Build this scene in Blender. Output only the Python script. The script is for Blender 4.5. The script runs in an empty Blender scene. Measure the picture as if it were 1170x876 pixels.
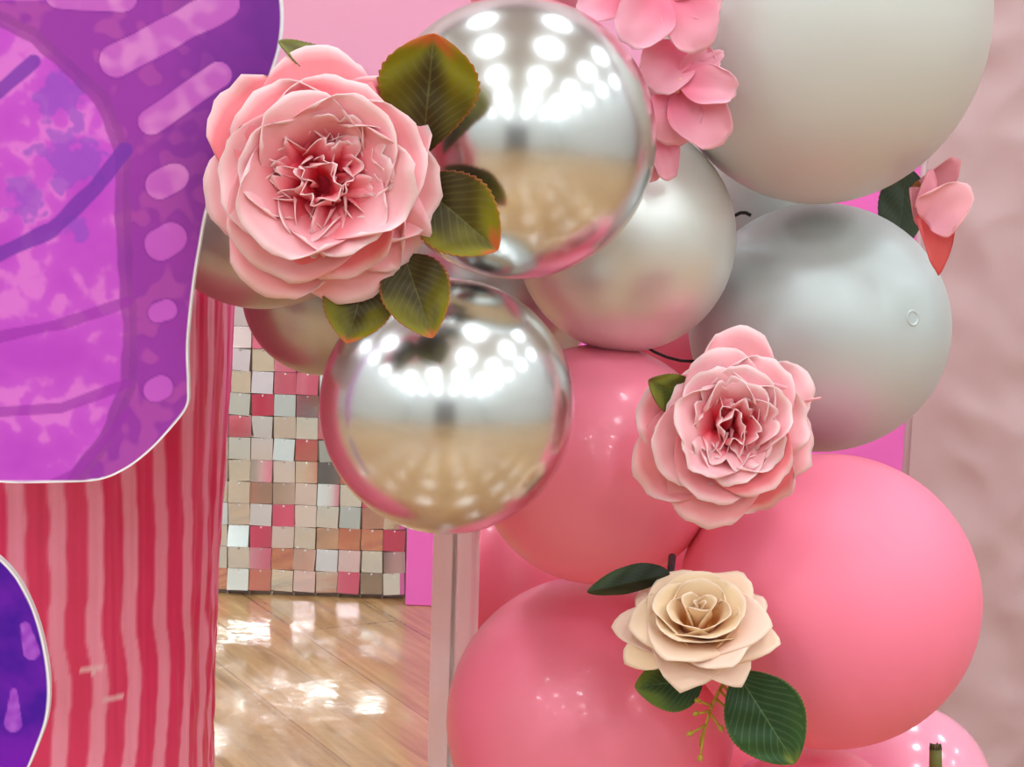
import bpy, bmesh, math, random
from mathutils import Vector, Matrix, noise
PI = math.pi
R = math.radians
scene = bpy.context.scene
COL = scene.collection

# ------------------------------------------------------------------ camera
F = 2400.0
PITCH, ROLL, CAMH = R(9.0), R(1.8), 0.735
CAM = Matrix.Translation((0, 0, CAMH)) @ Matrix.Rotation(R(90) - PITCH, 4, 'X') @ Matrix.Rotation(ROLL, 4, 'Z')
cd = bpy.data.cameras.new('camera'); cd.sensor_fit = 'HORIZONTAL'; cd.sensor_width = 36
cd.lens = F / 1170 * 36; cd.clip_start = 0.02
cam = bpy.data.objects.new('camera', cd); COL.objects.link(cam); cam.matrix_world = CAM
scene.camera = cam
E1 = (CAM.to_3x3() @ Vector((1, 0, 0))); E2 = (CAM.to_3x3() @ Vector((0, 1, 0))); E3 = (CAM.to_3x3() @ Vector((0, 0, 1)))
C0 = Vector((0, 0, CAMH))
def at(px, py, Y):
    d = -E3 + E1 * ((px - 585) / F) + E2 * ((438 - py) / F)
    return C0 + d * (Y / d.y)
def mpp(p):                       # metres per photo pixel at a point
    return (p - C0).dot(-E3) / F
def proj(p):
    q = p - C0; d = q.dot(-E3)
    return 585 + F * q.dot(E1) / d, 438 - F * q.dot(E2) / d

def lin(c):
    c /= 255.0
    return c / 12.92 if c <= .04045 else ((c + .055) / 1.055) ** 2.4
def rgb(r, g, b): return (lin(r), lin(g), lin(b), 1.0)
def mix(a, b, t):
    t = max(0., min(1., t)); return tuple(a[i] + (b[i] - a[i]) * t for i in range(3)) + (1.0,)
def sm(a, b, x):
    t = max(0., min(1., (x - a) / (b - a))); return t * t * (3 - 2 * t)

# ------------------------------------------------------------------ materials
def mat(name, color=(.8, .8, .8, 1), rough=.5, metal=0., spec=.5, attr=None, transl=0., coat=0., coat_rough=.05, sheen=0., emit=None, bump=None, sss=0.):
    m = bpy.data.materials.new(name); m.use_nodes = True
    nt = m.node_tree; n = nt.nodes; L = nt.links
    b = n['Principled BSDF']; out = n['Material Output']
    b.inputs['Base Color'].default_value = color; b.inputs['Roughness'].default_value = rough
    b.inputs['Metallic'].default_value = metal; b.inputs['Specular IOR Level'].default_value = spec
    b.inputs['Coat Weight'].default_value = coat; b.inputs['Coat Roughness'].default_value = coat_rough
    b.inputs['Sheen Weight'].default_value = sheen
    if sss:
        b.inputs['Subsurface Weight'].default_value = sss; b.inputs['Subsurface Radius'].default_value = (1, .4, .4); b.inputs['Subsurface Scale'].default_value = .01
    src = None
    if attr:
        a = n.new('ShaderNodeAttribute'); a.attribute_name = attr; src = a.outputs['Color']
        L.new(src, b.inputs['Base Color'])
    if emit:
        b.inputs['Emission Color'].default_value = emit[0]; b.inputs['Emission Strength'].default_value = emit[1]
    if bump:
        sc_, st, dist = bump
        tc = n.new('ShaderNodeTexCoord'); nz = n.new('ShaderNodeTexNoise'); nz.inputs['Scale'].default_value = sc_; nz.inputs['Detail'].default_value = 4
        bp = n.new('ShaderNodeBump'); bp.inputs['Strength'].default_value = st; bp.inputs['Distance'].default_value = dist
        L.new(tc.outputs['Object'], nz.inputs['Vector']); L.new(nz.outputs['Fac'], bp.inputs['Height']); L.new(bp.outputs['Normal'], b.inputs['Normal'])
    if transl:
        t = n.new('ShaderNodeBsdfTranslucent'); mx = n.new('ShaderNodeMixShader'); mx.inputs[0].default_value = transl
        if src: L.new(src, t.inputs['Color'])
        else: t.inputs['Color'].default_value = color
        L.new(b.outputs[0], mx.inputs[1]); L.new(t.outputs[0], mx.inputs[2]); L.new(mx.outputs[0], out.inputs['Surface'])
    return m

M = {}
M['chrome'] = mat('chrome_silver_latex', (.76, .775, .765, 1), .215, 1.0)
M['satin'] = mat('satin_silver_latex', (.74, .75, .71, 1), .40, .6, coat=.15, coat_rough=.3)
M['grey'] = mat('pearl_grey_latex', (.56, .62, .62, 1), .45, .30, coat=.15, coat_rough=.3)
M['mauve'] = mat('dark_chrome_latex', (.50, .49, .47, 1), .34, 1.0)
M['white'] = mat('pearl_white_latex', (.66, .665, .63, 1), .38, .0, coat=.3, coat_rough=.3, transl=.06)
M['pink'] = mat('pink_latex', rgb(253, 136, 162), .34, 0., .4, coat=.2, coat_rough=.09)
M['mattepink'] = mat('matt_pink_latex', rgb(254, 130, 158), .5, 0., .35)
M['palepink'] = mat('pale_pink_latex', rgb(252, 164, 190), .2, 0., .5, coat=.3, coat_rough=.06)
M['petal'] = mat('silk_petal', rough=.62, spec=.2, attr='Col', transl=.16, sheen=.1)
M['leaf'] = mat('silk_leaf', rough=.52, spec=.28, attr='Col', transl=.08)
M['stem'] = mat('plastic_stem', rgb(110, 110, 50), .6)
M['sprig'] = mat('plastic_sprig', rgb(190, 160, 50), .5, transl=.15)
M['board'] = mat('printed_board', rough=.45, spec=.3, attr='Col')
M['boardside'] = mat('white_foam_core', (.85, .83, .85, 1), .6)
M['stripe'] = mat('striped_wrap', rough=.32, spec=.45, attr='Col', coat=.15, coat_rough=.2)
M['black'] = mat('black_cord', (.015, .013, .013, 1), .5)
M['hotpink'] = mat('hot_pink_panel', rgb(242, 110, 198), .4)
M['arch'] = mat('pale_pink_panel', rgb(240, 166, 196), .5)
M['post'] = mat('pale_painted_wood', rgb(252, 244, 243), .4, bump=(60, .25, .002))
M['grid'] = mat('grey_plastic_grid', rgb(176, 160, 148), .3)
M['ceiling'] = mat('white_ceiling', (.66, .70, .71, 1), .8)
M['roomwall'] = mat('warm_white_wall', (.60, .63, .63, 1), .7)
M['dark'] = mat('dark_standin', (.10, .10, .105, 1), .5)  # for the added dark shape mirrored in the chrome balloons
M['lightframe'] = mat('white_light_frame', (.8, .8, .8, 1), .4)
M['diffuser'] = mat('lit_diffuser', (.9, .9, .9, 1), .5, emit=((.89, 1.0, 1.06, 1), 23.0))
for nm, c, ro in (('sequin_silver', (.86, .84, .80, 1), .06), ('sequin_rose', (.95, .84, .83, 1), .08), ('sequin_gold', (.88, .82, .74, 1), .07), ('sequin_blush', (.95, .78, .82, 1), .12)):
    M[nm] = mat(nm, c, ro, 1.0)

def wood():
    m = bpy.data.materials.new('glossy_wood_floor'); m.use_nodes = True
    nt = m.node_tree; n = nt.nodes; L = nt.links; b = n['Principled BSDF']
    tc = n.new('ShaderNodeTexCoord'); mp = n.new('ShaderNodeMapping'); mp.inputs['Rotation'].default_value = (0, 0, R(62))
    L.new(tc.outputs['Object'], mp.inputs['Vector'])
    br = n.new('ShaderNodeTexBrick'); br.inputs['Scale'].default_value = 1; br.inputs['Brick Width'].default_value = 1.2; br.inputs['Row Height'].default_value = .14
    br.inputs['Mortar Size'].default_value = .0015; br.inputs['Color1'].default_value = rgb(190, 154, 108); br.inputs['Color2'].default_value = rgb(172, 134, 90); br.inputs['Mortar'].default_value = rgb(150, 115, 80)
    L.new(mp.outputs[0], br.inputs['Vector'])
    m2 = n.new('ShaderNodeMapping'); m2.inputs['Scale'].default_value = (2.2, 26, 1); L.new(mp.outputs[0], m2.inputs['Vector'])
    nz = n.new('ShaderNodeTexNoise'); nz.inputs['Scale'].default_value = 2.2; nz.inputs['Detail'].default_value = 6; nz.inputs['Distortion'].default_value = .8; L.new(m2.outputs[0], nz.inputs['Vector'])
    cr = n.new('ShaderNodeValToRGB'); cr.color_ramp.elements[0].position = .3; cr.color_ramp.elements[0].color = (.62, .55, .48, 1); cr.color_ramp.elements[1].position = .7; cr.color_ramp.elements[1].color = (1.15, 1.12, 1.08, 1)
    L.new(nz.outputs['Fac'], cr.inputs[0])
    mx = n.new('ShaderNodeMix'); mx.data_type = 'RGBA'; mx.blend_type = 'MULTIPLY'; mx.inputs[0].default_value = 1
    L.new(br.outputs['Color'], mx.inputs[6]); L.new(cr.outputs[0], mx.inputs[7]); L.new(mx.outputs[2], b.inputs['Base Color'])
    b.inputs['Roughness'].default_value = .22; b.inputs['Coat Weight'].default_value = .4; b.inputs['Coat Roughness'].default_value = .08
    n3 = n.new('ShaderNodeTexNoise'); n3.inputs['Scale'].default_value = 14; n3.inputs['Detail'].default_value = 3; L.new(tc.outputs['Object'], n3.inputs['Vector'])
    bp = n.new('ShaderNodeBump'); bp.inputs['Strength'].default_value = .35; bp.inputs['Distance'].default_value = .006
    L.new(n3.outputs['Fac'], bp.inputs['Height']); L.new(bp.outputs[0], b.inputs['Normal']); L.new(bp.outputs[0], b.inputs['Coat Normal'])
    return m
M['wood'] = wood()
M['pinkwall'] = mat('dusty_pink_fabric_wall', rgb(202, 172, 174), .55, spec=.3)

# ------------------------------------------------------------------ mesh helpers
class MB:
    def __init__(s): s.v = []; s.f = []; s.c = []; s.mi = []
    def add(s, verts, faces, cols=None, mi=0):
        o = len(s.v); s.v += [tuple(v) for v in verts]
        s.f += [tuple(i + o for i in f) for f in faces]; s.mi += [mi] * len(faces)
        s.c += list(cols) if cols else [(1, 1, 1, 1)] * len(verts)
    def grid(s, fn, nu, nv, cols=None, closed=False, mi=0):
        vs = []; cs = []
        for j in range(nv):
            for i in range(nu):
                r = fn(i, j)
                if cols: vs.append(r[0]); cs.append(r[1])
                else: vs.append(r)
        fs = []
        for j in range(nv - 1):
            for i in range(nu if closed else nu - 1):
                k = (i + 1) % nu
                fs.append((j * nu + i, j * nu + k, (j + 1) * nu + k, (j + 1) * nu + i))
        s.add(vs, fs, cs if cols else None, mi)
    def box(s, lo, hi, mi=0, M4=None):
        vs = [Vector((x, y, z)) for z in (lo[2], hi[2]) for y in (lo[1], hi[1]) for x in (lo[0], hi[0])]
        if M4: vs = [M4 @ v for v in vs]
        s.add(vs, [(0, 2, 3, 1), (4, 5, 7, 6), (0, 1, 5, 4), (2, 6, 7, 3), (0, 4, 6, 2), (1, 3, 7, 5)], None, mi)
    def tube(s, pts, rads, n=8, caps=True, col=None):
        pts = [Vector(p) for p in pts]; rings = []
        for k, p in enumerate(pts):
            t = (pts[min(k + 1, len(pts) - 1)] - pts[max(k - 1, 0)]).normalized()
            a = t.cross(Vector((.31, .77, .55))).normalized(); b = t.cross(a)
            r = rads[k] if isinstance(rads, (list, tuple)) else rads
            rings.append([p + a * r * math.cos(2 * PI * i / n) + b * r * math.sin(2 * PI * i / n) for i in range(n)])
        vs = [v for r in rings for v in r]; fs = []
        for k in range(len(pts) - 1):
            for i in range(n):
                fs.append((k * n + i, k * n + (i + 1) % n, (k + 1) * n + (i + 1) % n, (k + 1) * n + i))
        if caps:
            fs.append(tuple(range(n))[::-1]); fs.append(tuple((len(pts) - 1) * n + i for i in range(n)))
        s.add(vs, fs, [col] * len(vs) if col else None)
    def build(s, name, mats, parent=None, origin=None, smooth=True, solid=0., bevel=0., subd=0):
        me = bpy.data.meshes.new(name); o0 = Vector(origin) if origin is not None else Vector((0, 0, 0))
        me.from_pydata([tuple(Vector(v) - o0) for v in s.v], [], s.f)
        for m in (mats if isinstance(mats, (list, tuple)) else [mats]): me.materials.append(m)
        a = me.color_attributes.new('Col', 'FLOAT_COLOR', 'POINT')
        a.data.foreach_set('color', [x for c in s.c for x in c])
        me.polygons.foreach_set('material_index', s.mi)
        me.polygons.foreach_set('use_smooth', [smooth] * len(s.f))
        me.update()
        bm = bmesh.new(); bm.from_mesh(me); bmesh.ops.recalc_face_normals(bm, faces=bm.faces); bm.to_mesh(me); bm.free()
        ob = bpy.data.objects.new(name, me); COL.objects.link(ob); ob.location = o0
        if parent:
            ob.parent = parent; p = parent; off = Vector((0, 0, 0))
            while p: off += p.location; p = p.parent
            ob.location = o0 - off
        if bevel:
            bv = ob.modifiers.new('bevel', 'BEVEL'); bv.width = bevel; bv.segments = 2; bv.limit_method = 'ANGLE'
        if subd:
            sd = ob.modifiers.new('subd', 'SUBSURF'); sd.levels = sd.render_levels = subd
        if solid:
            so = ob.modifiers.new('solid', 'SOLIDIFY'); so.thickness = solid; so.offset = 0
        return ob
def tag(o, label, cat, group=None):
    o['label'] = label; o['category'] = cat
    if group: o['group'] = group
    return o
def thing(name, loc, label, cat, group=None):
    o = bpy.data.objects.new(name, None); COL.objects.link(o); o.location = loc; o.empty_display_size = .02
    return tag(o, label, cat, group)
def struct(o): o['kind'] = 'structure'; return o

# ------------------------------------------------------------------ the room
X0, X1, Y0, Y1, H = -4.6, 4.6, -6.0, 3.05, 3.1
b = MB(); b.box((X0, Y0, -.05), (X1, Y1, 0)); struct(b.build('floor', M['wood'], smooth=False))
b = MB(); b.box((X0, Y0, H), (X1, Y1, H + .05)); struct(b.build('ceiling', M['ceiling'], smooth=False))
b = MB(); b.box((X0 - .06, Y0, 0), (X0, Y1, H)); struct(b.build('wall_left', M['roomwall'], smooth=False))
b = MB(); b.box((X1, Y0, 0), (X1 + .06, Y1, H)); struct(b.build('wall_right', M['roomwall'], smooth=False))
b = MB(); b.box((X0, Y0 - .06, 0), (X1, Y0, H)); struct(b.build('wall_front', M['roomwall'], smooth=False))
# back wall: pink fabric with soft creases, real relief
b = MB()
def wallpt(i, j):
    x = -.9 + 2.4 * i / 239; z = 0 + 1.3 * j / 119
    n1 = noise.noise(Vector((x * 5.2 + .6 * z, z * 7.5, 3.1))) ; n2 = noise.noise(Vector((x * 13, z * 12 + x * 7, 7.7)))
    rid = 1 - abs(noise.noise(Vector((x * 6 + z * 3, z * 9 - x * 4, 1.2)))) * 2
    return Vector((x, Y1 - .035 - .010 * n1 - .003 * n2 - .006 * rid, z))
b.grid(wallpt, 240, 120)
b.box((X0, Y1 - .02, 0), (X1, Y1 + .06, H))
struct(b.build('wall_back', M['pinkwall']))
d = bpy.data.objects.new('viewer_reflection_standin', None); COL.objects.link(d); d.location = (0, Y0, 0); struct(d)  # unseen dark double door, added as the viewer's reflection in the chrome balloons
for sx in (-1, 1):
    b = MB(); b.box((min(0.01 * sx, 1.1 * sx), Y0 + .01, 0), (max(.01 * sx, 1.1 * sx), Y0 + .06, 2.3))
    b.build('standin_leaf', M['dark'], d, origin=(.55 * sx, Y0, 0), smooth=False, bevel=.004)
b = MB()
b.box((-1.22, Y0 + .002, 0), (-1.1, Y0 + .09, 2.42)); b.box((1.1, Y0 + .002, 0), (1.22, Y0 + .09, 2.42)); b.box((-1.1, Y0 + .002, 2.3), (1.1, Y0 + .09, 2.42))
b.build('standin_frame', M['roomwall'], d, origin=(0, Y0, 0), smooth=False)

# ceiling lights: round LED panels in a grid
def light(x, y, where):
    t = thing('ceiling_light', (x, y, H), 'round ceiling light %s' % where, 'ceiling light', 'ceiling lights in a grid')
    n = 32; b = MB(); r = .175
    def ring(i, j):
        a = 2 * PI * i / n; rr, z = ((r + .03, H - .001), (r + .03, H - .025), (r, H - .03), (r, H - .012))[j]
        return Vector((x + rr * math.cos(a), y + rr * math.sin(a), z))
    b.grid(ring, n, 4, closed=True); b.build('frame', M['lightframe'], t, origin=(x, y, H))
    b = MB(); vs = [Vector((x + r * math.cos(2 * PI * i / n), y + r * math.sin(2 * PI * i / n), H - .02)) for i in range(n)]
    b.add(vs, [tuple(range(n))[::-1]]); b.build('diffuser', M['diffuser'], t, origin=(x, y, H), smooth=False)
cols_ = [(-4.0, 'beside the left wall'), (-2.4, 'halfway to the left wall'), (-.8, 'left of the room axis'), (.8, 'right of the room axis'), (2.4, 'halfway to the right wall'), (4.0, 'beside the right wall')]
rows_ = [(-5.2, 'in the row along the front wall'), (-3.7, 'in the second row from the front wall'), (-2.2, 'in the third row from the front wall'), (-.7, 'in the row just behind the viewer'), (.8, 'in the row above the balloons'), (2.3, 'in the row along the pink back wall')]
for x, wx in cols_:
    for y, wy in rows_: light(x, y, wx + ' ' + wy)

# ------------------------------------------------------------------ balloons
def balloon(name, px, py, Y, rx, ry, ang, m, label, neck=(0.1, -.2), apex=None, stretch=1.0):
    c = at(px, py, Y); s = mpp(c)
    back = (-E3 + E1 * neck[0] + E2 * neck[1]).normalized()
    fwd = -back; u = fwd.cross(Vector((0, 0, 1)))
    u = (u if u.length > .01 else Vector((1, 0, 0))).normalized(); w = fwd.cross(u)
    e1 = E1 * math.cos(ang) + E2 * math.sin(ang); e2 = -E1 * math.sin(ang) + E2 * math.cos(ang)
    rm = .5 * (rx + ry)
    ap = None
    if apex:
        q = Vector(((apex[0] - px) / rx, -(apex[1] - py) / ry)); ap = (E1 * q.x + E2 * q.y + E3 * math.sqrt(max(0, 1 - q.length_squared))).normalized()
    def shape(d):
        v = d.copy()
        e = v.dot(e1); g = v.dot(e2); h = v.dot(E3)
        return e1 * e * rx + e2 * g * ry + E3 * h * rm * stretch
    N, K = 96, 56
    b = MB()
    def pt(i, j):
        th = PI * (j + .0) / (K - 1) * .985; a = 2 * PI * i / N
        d = fwd * math.cos(th) + (u * math.cos(a) + w * math.sin(a)) * math.sin(th)
        v = shape(d)
        tail = sm(.72, 1., th / PI)
        v = v + back * rm * .13 * tail ** 2
        return c + v * s
    b.grid(pt, N, K, closed=True)
    ob = b.build(name, m, origin=c)
    if ap:      # the moulded ring at the crown of the latex
        b = MB(); p0 = shape(ap); nn = ap; a1 = nn.cross(Vector((0, 0, 1))).normalized(); a2 = nn.cross(a1)
        def rp(i, j):
            a = 2 * PI * i / 32; rr = (9.5, 8.6, 7.2, 6.2)[j] / rm; hh = (-.002, .008, .008, -.002)[j]
            dd = (ap + (a1 * math.cos(a) + a2 * math.sin(a)) * rr).normalized()
            return c + shape(dd) * (1 + hh) * s
        b.grid(rp, 32, 4, closed=True); b.build('crown_ring', m, ob, origin=c + p0 * s)
    # knot
    b = MB(); kb = c + (shape(back) + back * rm * .13) * s
    prof = [(4, -3), (5, 0), (9, 3), (10, 7), (6, 10), (5, 13), (9, 20), (13, 25), (12, 26), (4, 15)]
    def kp(i, j):
        a = 2 * PI * i / 20; r_, z_ = prof[j]
        return kb + (u * math.cos(a) + w * math.sin(a)) * r_ * s + back * z_ * s
    b.grid(kp, 20, len(prof), closed=True); b.build('knot', m, ob, origin=kb)
    tag(ob, label, 'balloon', 'balloons of the garland')
    return ob
B = balloon
B('balloon', 590, 158, 1.08, 160, 161, 0, M['chrome'], 'mirror-like chrome silver balloon highest of the two beside the big pink rose', (.1, -.35))
B('balloon', 511, 464, 1.06, 146, 146, 0, M['chrome'], 'mirror-like chrome silver balloon hanging below the big pink rose, in front of the white post', (.15, .2))
B('balloon', 715, 271, 1.203, 126, 131, 0, M['satin'], 'satin silver balloon between the upper chrome balloon and the grey balloon', (-.2, .1))
B('balloon', 936, 374, 1.268, 149, 142, 0, M['grey'], 'matt blue-grey balloon with a small crown ring, under the large white balloon', (-.3, .1), apex=(1020, 367))
B('balloon', 940, 22, 1.22, 190, 211, R(-8), M['white'], 'large pearl white balloon at the top right of the garland', (-.2, .3))
B('balloon', 684, 530, 1.197, 139, 137, 0, M['pink'], 'pink balloon right of the lower chrome balloon, with the ruffled rose at its right edge', (.1, .2))
B('balloon', 947, 686, 1.176, 172, 168, 0, M['mattepink'], 'large pink balloon under the grey balloon and right of the cream rose', (-.3, .1))
B('balloon', 675, 823, 1.25, 165, 165, 0, M['pink'], 'large pink balloon below and left of the cream rose, beside the white post', (.2, .1))
B('balloon', 1030, 907, 1.315, 104, 104, 0, M['palepink'], 'pale pink shiny balloon in the bottom right corner behind a green stem stub', (-.2, .2))
B('balloon', 925, 970, 1.20, 119, 119, 0, M['pink'], 'pink balloon at the bottom edge just showing under the large pink one', (-.1, .3))
B('balloon', 606, 662, 1.43, 100, 100, 0, M['pink'], 'deep pink balloon in shade behind the white post', (.3, .1))
B('balloon', 776, 400, 1.36, 60, 60, 0, M['pink'], 'shaded pink balloon deep in the gap between silver and grey balloons', (0, .2))
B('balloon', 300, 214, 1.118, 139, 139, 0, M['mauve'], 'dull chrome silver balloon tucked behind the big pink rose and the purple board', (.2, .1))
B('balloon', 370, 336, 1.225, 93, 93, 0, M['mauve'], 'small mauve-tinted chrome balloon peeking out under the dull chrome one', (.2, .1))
B('balloon', 850, 205, 1.37, 96, 94, 0, M['white'], 'small off-white balloon wedged between white, silver and grey balloons', (.1, .2))
B('balloon', 605, -62, 1.24, 92, 92, 0, M['pink'], 'deep pink balloon at the top edge peeking over the upper chrome balloon', (.1, .3))

B('balloon', 852, 884, 1.36, 62, 62, 0, M['pink'], 'shaded pink balloon deep in the gap under the cream rose leaf at the bottom edge', (.1, .1))
B('balloon', 786, 632, 1.38, 58, 58, 0, M['pink'], 'shaded pink balloon deep in the gap above the cream rose', (.1, .1))
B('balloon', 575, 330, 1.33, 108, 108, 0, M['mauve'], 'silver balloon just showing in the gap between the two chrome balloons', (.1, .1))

# ------------------------------------------------------------------ flowers and leaves
def petal_pts(L, W, a0, a1, r0=0., cup=.5, ruff=.04, fr=5., ph=0., tipround=.3, point=0., notch=0., curl=0., base=.35, pw=1.0, fold=0., bend=0., nu=17, nv=16, seed=0., lump=.03, rnd_=.62):
    """petal in a frame with x outward, z along the flower axis; returns grid [(pos, v, u)]"""
    K = 60; cl = [(r0, 0.)]; al = []
    for k in range(int(K * 1.4)):
        t = min(1.15, k / K); a = a0 + (a1 - a0) * t ** pw; al.append(a)
        if k: cl.append((cl[-1][0] + L / K * math.cos(a), cl[-1][1] + L / K * math.sin(a)))
    out = []
    for j in range(nv):
        for i in range(nu):
            u = math.sin(PI / 2 * (-1 + 2 * i / (nu - 1))); v = j / (nv - 1)
            tr = min(.9, tipround * 2.6)
            ve = v * (1 - tr + tr * math.sqrt(max(0, 1 - u * u)) + point * (1 - abs(u)) ** 2 * .3 - notch * math.exp(-(u / .16) ** 2) * v ** 3)
            ve += .012 * math.sin(9 * u + ph * 3 + seed) * v ** 4 + .008 * math.sin(23 * u + seed * 2.7) * v ** 6
            vv = max(0, min(1.35, ve)); kk = vv * K; k0 = min(int(kk), len(cl) - 2); fr_ = kk - k0
            x = cl[k0][0] + (cl[k0 + 1][0] - cl[k0][0]) * fr_; z = cl[k0][1] + (cl[k0 + 1][1] - cl[k0][1]) * fr_
            a = al[k0]; nx, nz = -math.sin(a), math.cos(a)
            w = W * (base + (1 - base) * math.sin(PI / 2 * min(v / .6, 1))) * (1 - .12 * v ** 5)
            be = max(cup, 1e-3)
            w *= math.sqrt(max(.05, 1 - .3 * rnd_ * max(0, (v - .5) / .5) ** 2.2))
            y = w * math.sin(u * be) / be
            n = w * (1 - math.cos(u * be)) / be
            n += L * ruff * v * v * math.sin(fr * u + ph) * (.4 + .6 * abs(u))
            n -= curl * L * v ** 3 * (.35 + .65 * u * u)
            n += fold * w * (abs(u) - .3) * (1 - .5 * v)
            n += L * lump * noise.noise(Vector((u * 1.9 + seed * 3.1, v * 2.3, seed * 7.3)))*(.2+v)
            y += bend * L * v * v
            out.append((Vector((x + nx * n, y, z + nz * n)), v, u))
    return out, nu, nv
def frame(axis, roll=0.):
    z = axis.normalized(); x = (E1 - z * E1.dot(z)).normalized(); y = z.cross(x)
    m = Matrix((x, y, z)).transposed()
    return m @ Matrix.Rotation(roll, 3, 'Z')
def add_petal(parent, org, FR, s, az, colA, colB, dz=0., tilt=None, off=(0, 0), edge=None, name='petal', thick=.45, mt='petal', lo=.12, **kw):
    pts, nu, nv = petal_pts(**kw)
    rot = FR @ Matrix.Rotation(az, 3, 'Z')
    b = MB(); vs = []; cs = []
    sd = kw.get('seed', 0)
    for p, v, u in pts:
        vs.append(org + FR @ Vector((off[0] * s, off[1] * s, 0)) + rot @ (Vector((p.x, p.y, p.z + dz)) * s))
        t = v + .10 * noise.noise(Vector((u * 2 + sd, v * 3, sd * 5)))
        c = mix(colA, colB, sm(lo, lo + .66, t))
        if edge: c = mix(c, edge, .8 * sm(.86, 1.0, max(v, .25 + .75 * abs(u) * v)))
        st = 1 - .05 * (math.sin(u * 34 + sd) * .5 + .5) * (1 - v * .6)
        cs.append((c[0] * st, c[1] * st, c[2] * st, 1))
    fs = [(j * nu + i, j * nu + i + 1, (j + 1) * nu + i + 1, (j + 1) * nu + i) for j in range(nv - 1) for i in range(nu - 1)]
    b.add(vs, fs, cs)
    return b.build(name, M[mt], parent, origin=vs[nu // 2], solid=thick * .001)
def leaf(parent, base, tip, W, Y, colB, colT, edge, vein, Y2=None, fold=.35, serr=.05, ns=16, droop=0., asym=0., lean=0., bulge=.0, widest=.42, label=None):
    """silk leaf laid from a base pixel to a tip pixel, at real distance Y"""
    p0 = at(base[0], base[1], Y); p1 = at(tip[0], tip[1], Y if Y2 is None else Y2); s = mpp(p0)
    ax = p1 - p0; L = ax.length; ax.normalize()
    nrm = (E3 - ax * E3.dot(ax)).normalized(); sd_ = ax.cross(nrm)
    if lean:
        q = Matrix.Rotation(lean, 3, ax); nrm = q @ nrm; sd_ = q @ sd_
    nu, nv = 57, 110; b = MB()
    def pt(i, j):
        u = -1 + 2 * i / (nu - 1); v = j / (nv - 1)
        k = math.log(.5) / math.log(widest)
        w = W * s * math.sin(PI * v ** k) ** .72 if 0 < v < 1 else 0.0
        saw = (v * ns) % 1.0
        w *= 1 + serr * (saw - .5) * (1 if abs(u) > .8 else 0) * min(1, 6 * (1 - v))
        w *= 1 + asym * (1 if u > 0 else -1)
        w += .35 * s
        n = fold * abs(u) * w - bulge * w * u * u - droop * L * v * v + .03 * w * math.sin(9 * v * 2 + 5 * abs(u))
        pos = p0 + ax * (L * v) + sd_ * (u * w) + nrm * n
        # colouring of the printed silk
        nz = noise.noise(Vector((u * 2.2 + W, v * 3.1, L * 90)))
        t = sm(.35, .95, v * .55 + .5 * abs(u) * v + .22 * nz + .12)
        c = mix(colB, colT, t)
        if edge:
            c = mix(c, edge, sm(.86, 1., v + .12 * nz) * .9)
            c = mix(c, edge, .5 * sm(.93, 1, abs(u)) )
        if vein:
            vl = 0
            if abs(u) < .03: vl = .6
            f_ = (v - .42 * abs(u)) * 10
            dv = abs(f_ - round(f_)) / 10
            if .05 < v < .95 and abs(u) < .88: vl = max(vl, .38 * (1 - sm(.003, .012, dv)))
            c = mix(c, vein, vl)
        return pos, c
    b.grid(pt, nu, nv, cols=True)
    o = b.build('leaf', M['leaf'], parent, origin=p0, solid=.0006)
    if label: o['label'] = label
    return o

def bloom(t, px, py, Y, axis, rnd, rings, inner, cols, roll=0., sx=1., sc=1.):
    org = at(px, py, Y); s = mpp(org) * sc; fr = frame(axis, roll) @ Matrix.Diagonal((sx, 1, 1))
    colA, colB, edge = cols
    core = MB()
    def cp(i, j):
        a = 2 * PI * i / 20; th = PI * j / 9
        return org + fr @ Vector((20 * math.sin(th) * math.cos(a), 20 * math.sin(th) * math.sin(a), 6 - 8 * math.cos(th))) * s
    core.grid(cp, 20, 10, closed=True)
    core.c = [colA] * len(core.v)
    head = core.build('flower_head', M['petal'], t, origin=org)
    for rg in rings:
        for k, spec in enumerate(rg['petals']):
            az = R(spec[0]); L = rg['L'] * spec[1]; W = rg['W'] * spec[2]
            kw = dict(L=L, W=W, a0=R(rg['a0'] + rnd.uniform(-5, 5)), a1=R(rg['a1'] + rnd.uniform(-12, 12)), r0=rg['r0'], cup=rg.get('cup', .5), ruff=rg.get('ruff', .04) * rnd.uniform(.6, 1.4),
                      fr=rnd.uniform(3, 6), ph=rnd.uniform(0, 6), tipround=rg.get('tipround', .28), point=rg.get('point', 0), notch=rg.get('notch', 0) * rnd.choice((0, 1, 1)),
                      rnd_=rg.get('rnd_', .62), curl=rg.get('curl', 0), base=rg.get('base', .4), seed=rnd.uniform(0, 20), lump=rg.get('lump', .05), pw=rg.get('pw', 1.))
            tint = rnd.uniform(0, 1)
            cB = mix(colB, rg.get('tint', colB), tint)
            add_petal(head, org, fr, s, az, rg.get('colA', colA), cB, dz=rg['dz'] + rnd.uniform(-1, 1), edge=rg.get('edge', edge), **kw)
    for (ox, oy, az, L, W, a0, a1, dz, fold, rf) in inner:
        add_petal(head, org, fr, s, R(az), colA, mix(colB, colA, rnd.uniform(.05, .5)), dz=dz, off=(ox, oy), edge=edge, lo=.28, L=L, W=W, a0=R(a0), a1=R(a1), r0=0, cup=.5, ruff=rf, fr=rnd.uniform(4, 8), ph=rnd.uniform(0, 6),
                  tipround=.22, notch=rnd.choice((0, .12, .2)), fold=fold, base=.35, seed=rnd.uniform(0, 20), lump=.09, nu=15, nv=12)
    return head, org, s, fr

COR = rgb(246, 58, 86); PALE = rgb(255, 186, 194); EDGE = rgb(255, 228, 228); CORL = rgb(252, 128, 138)
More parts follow.
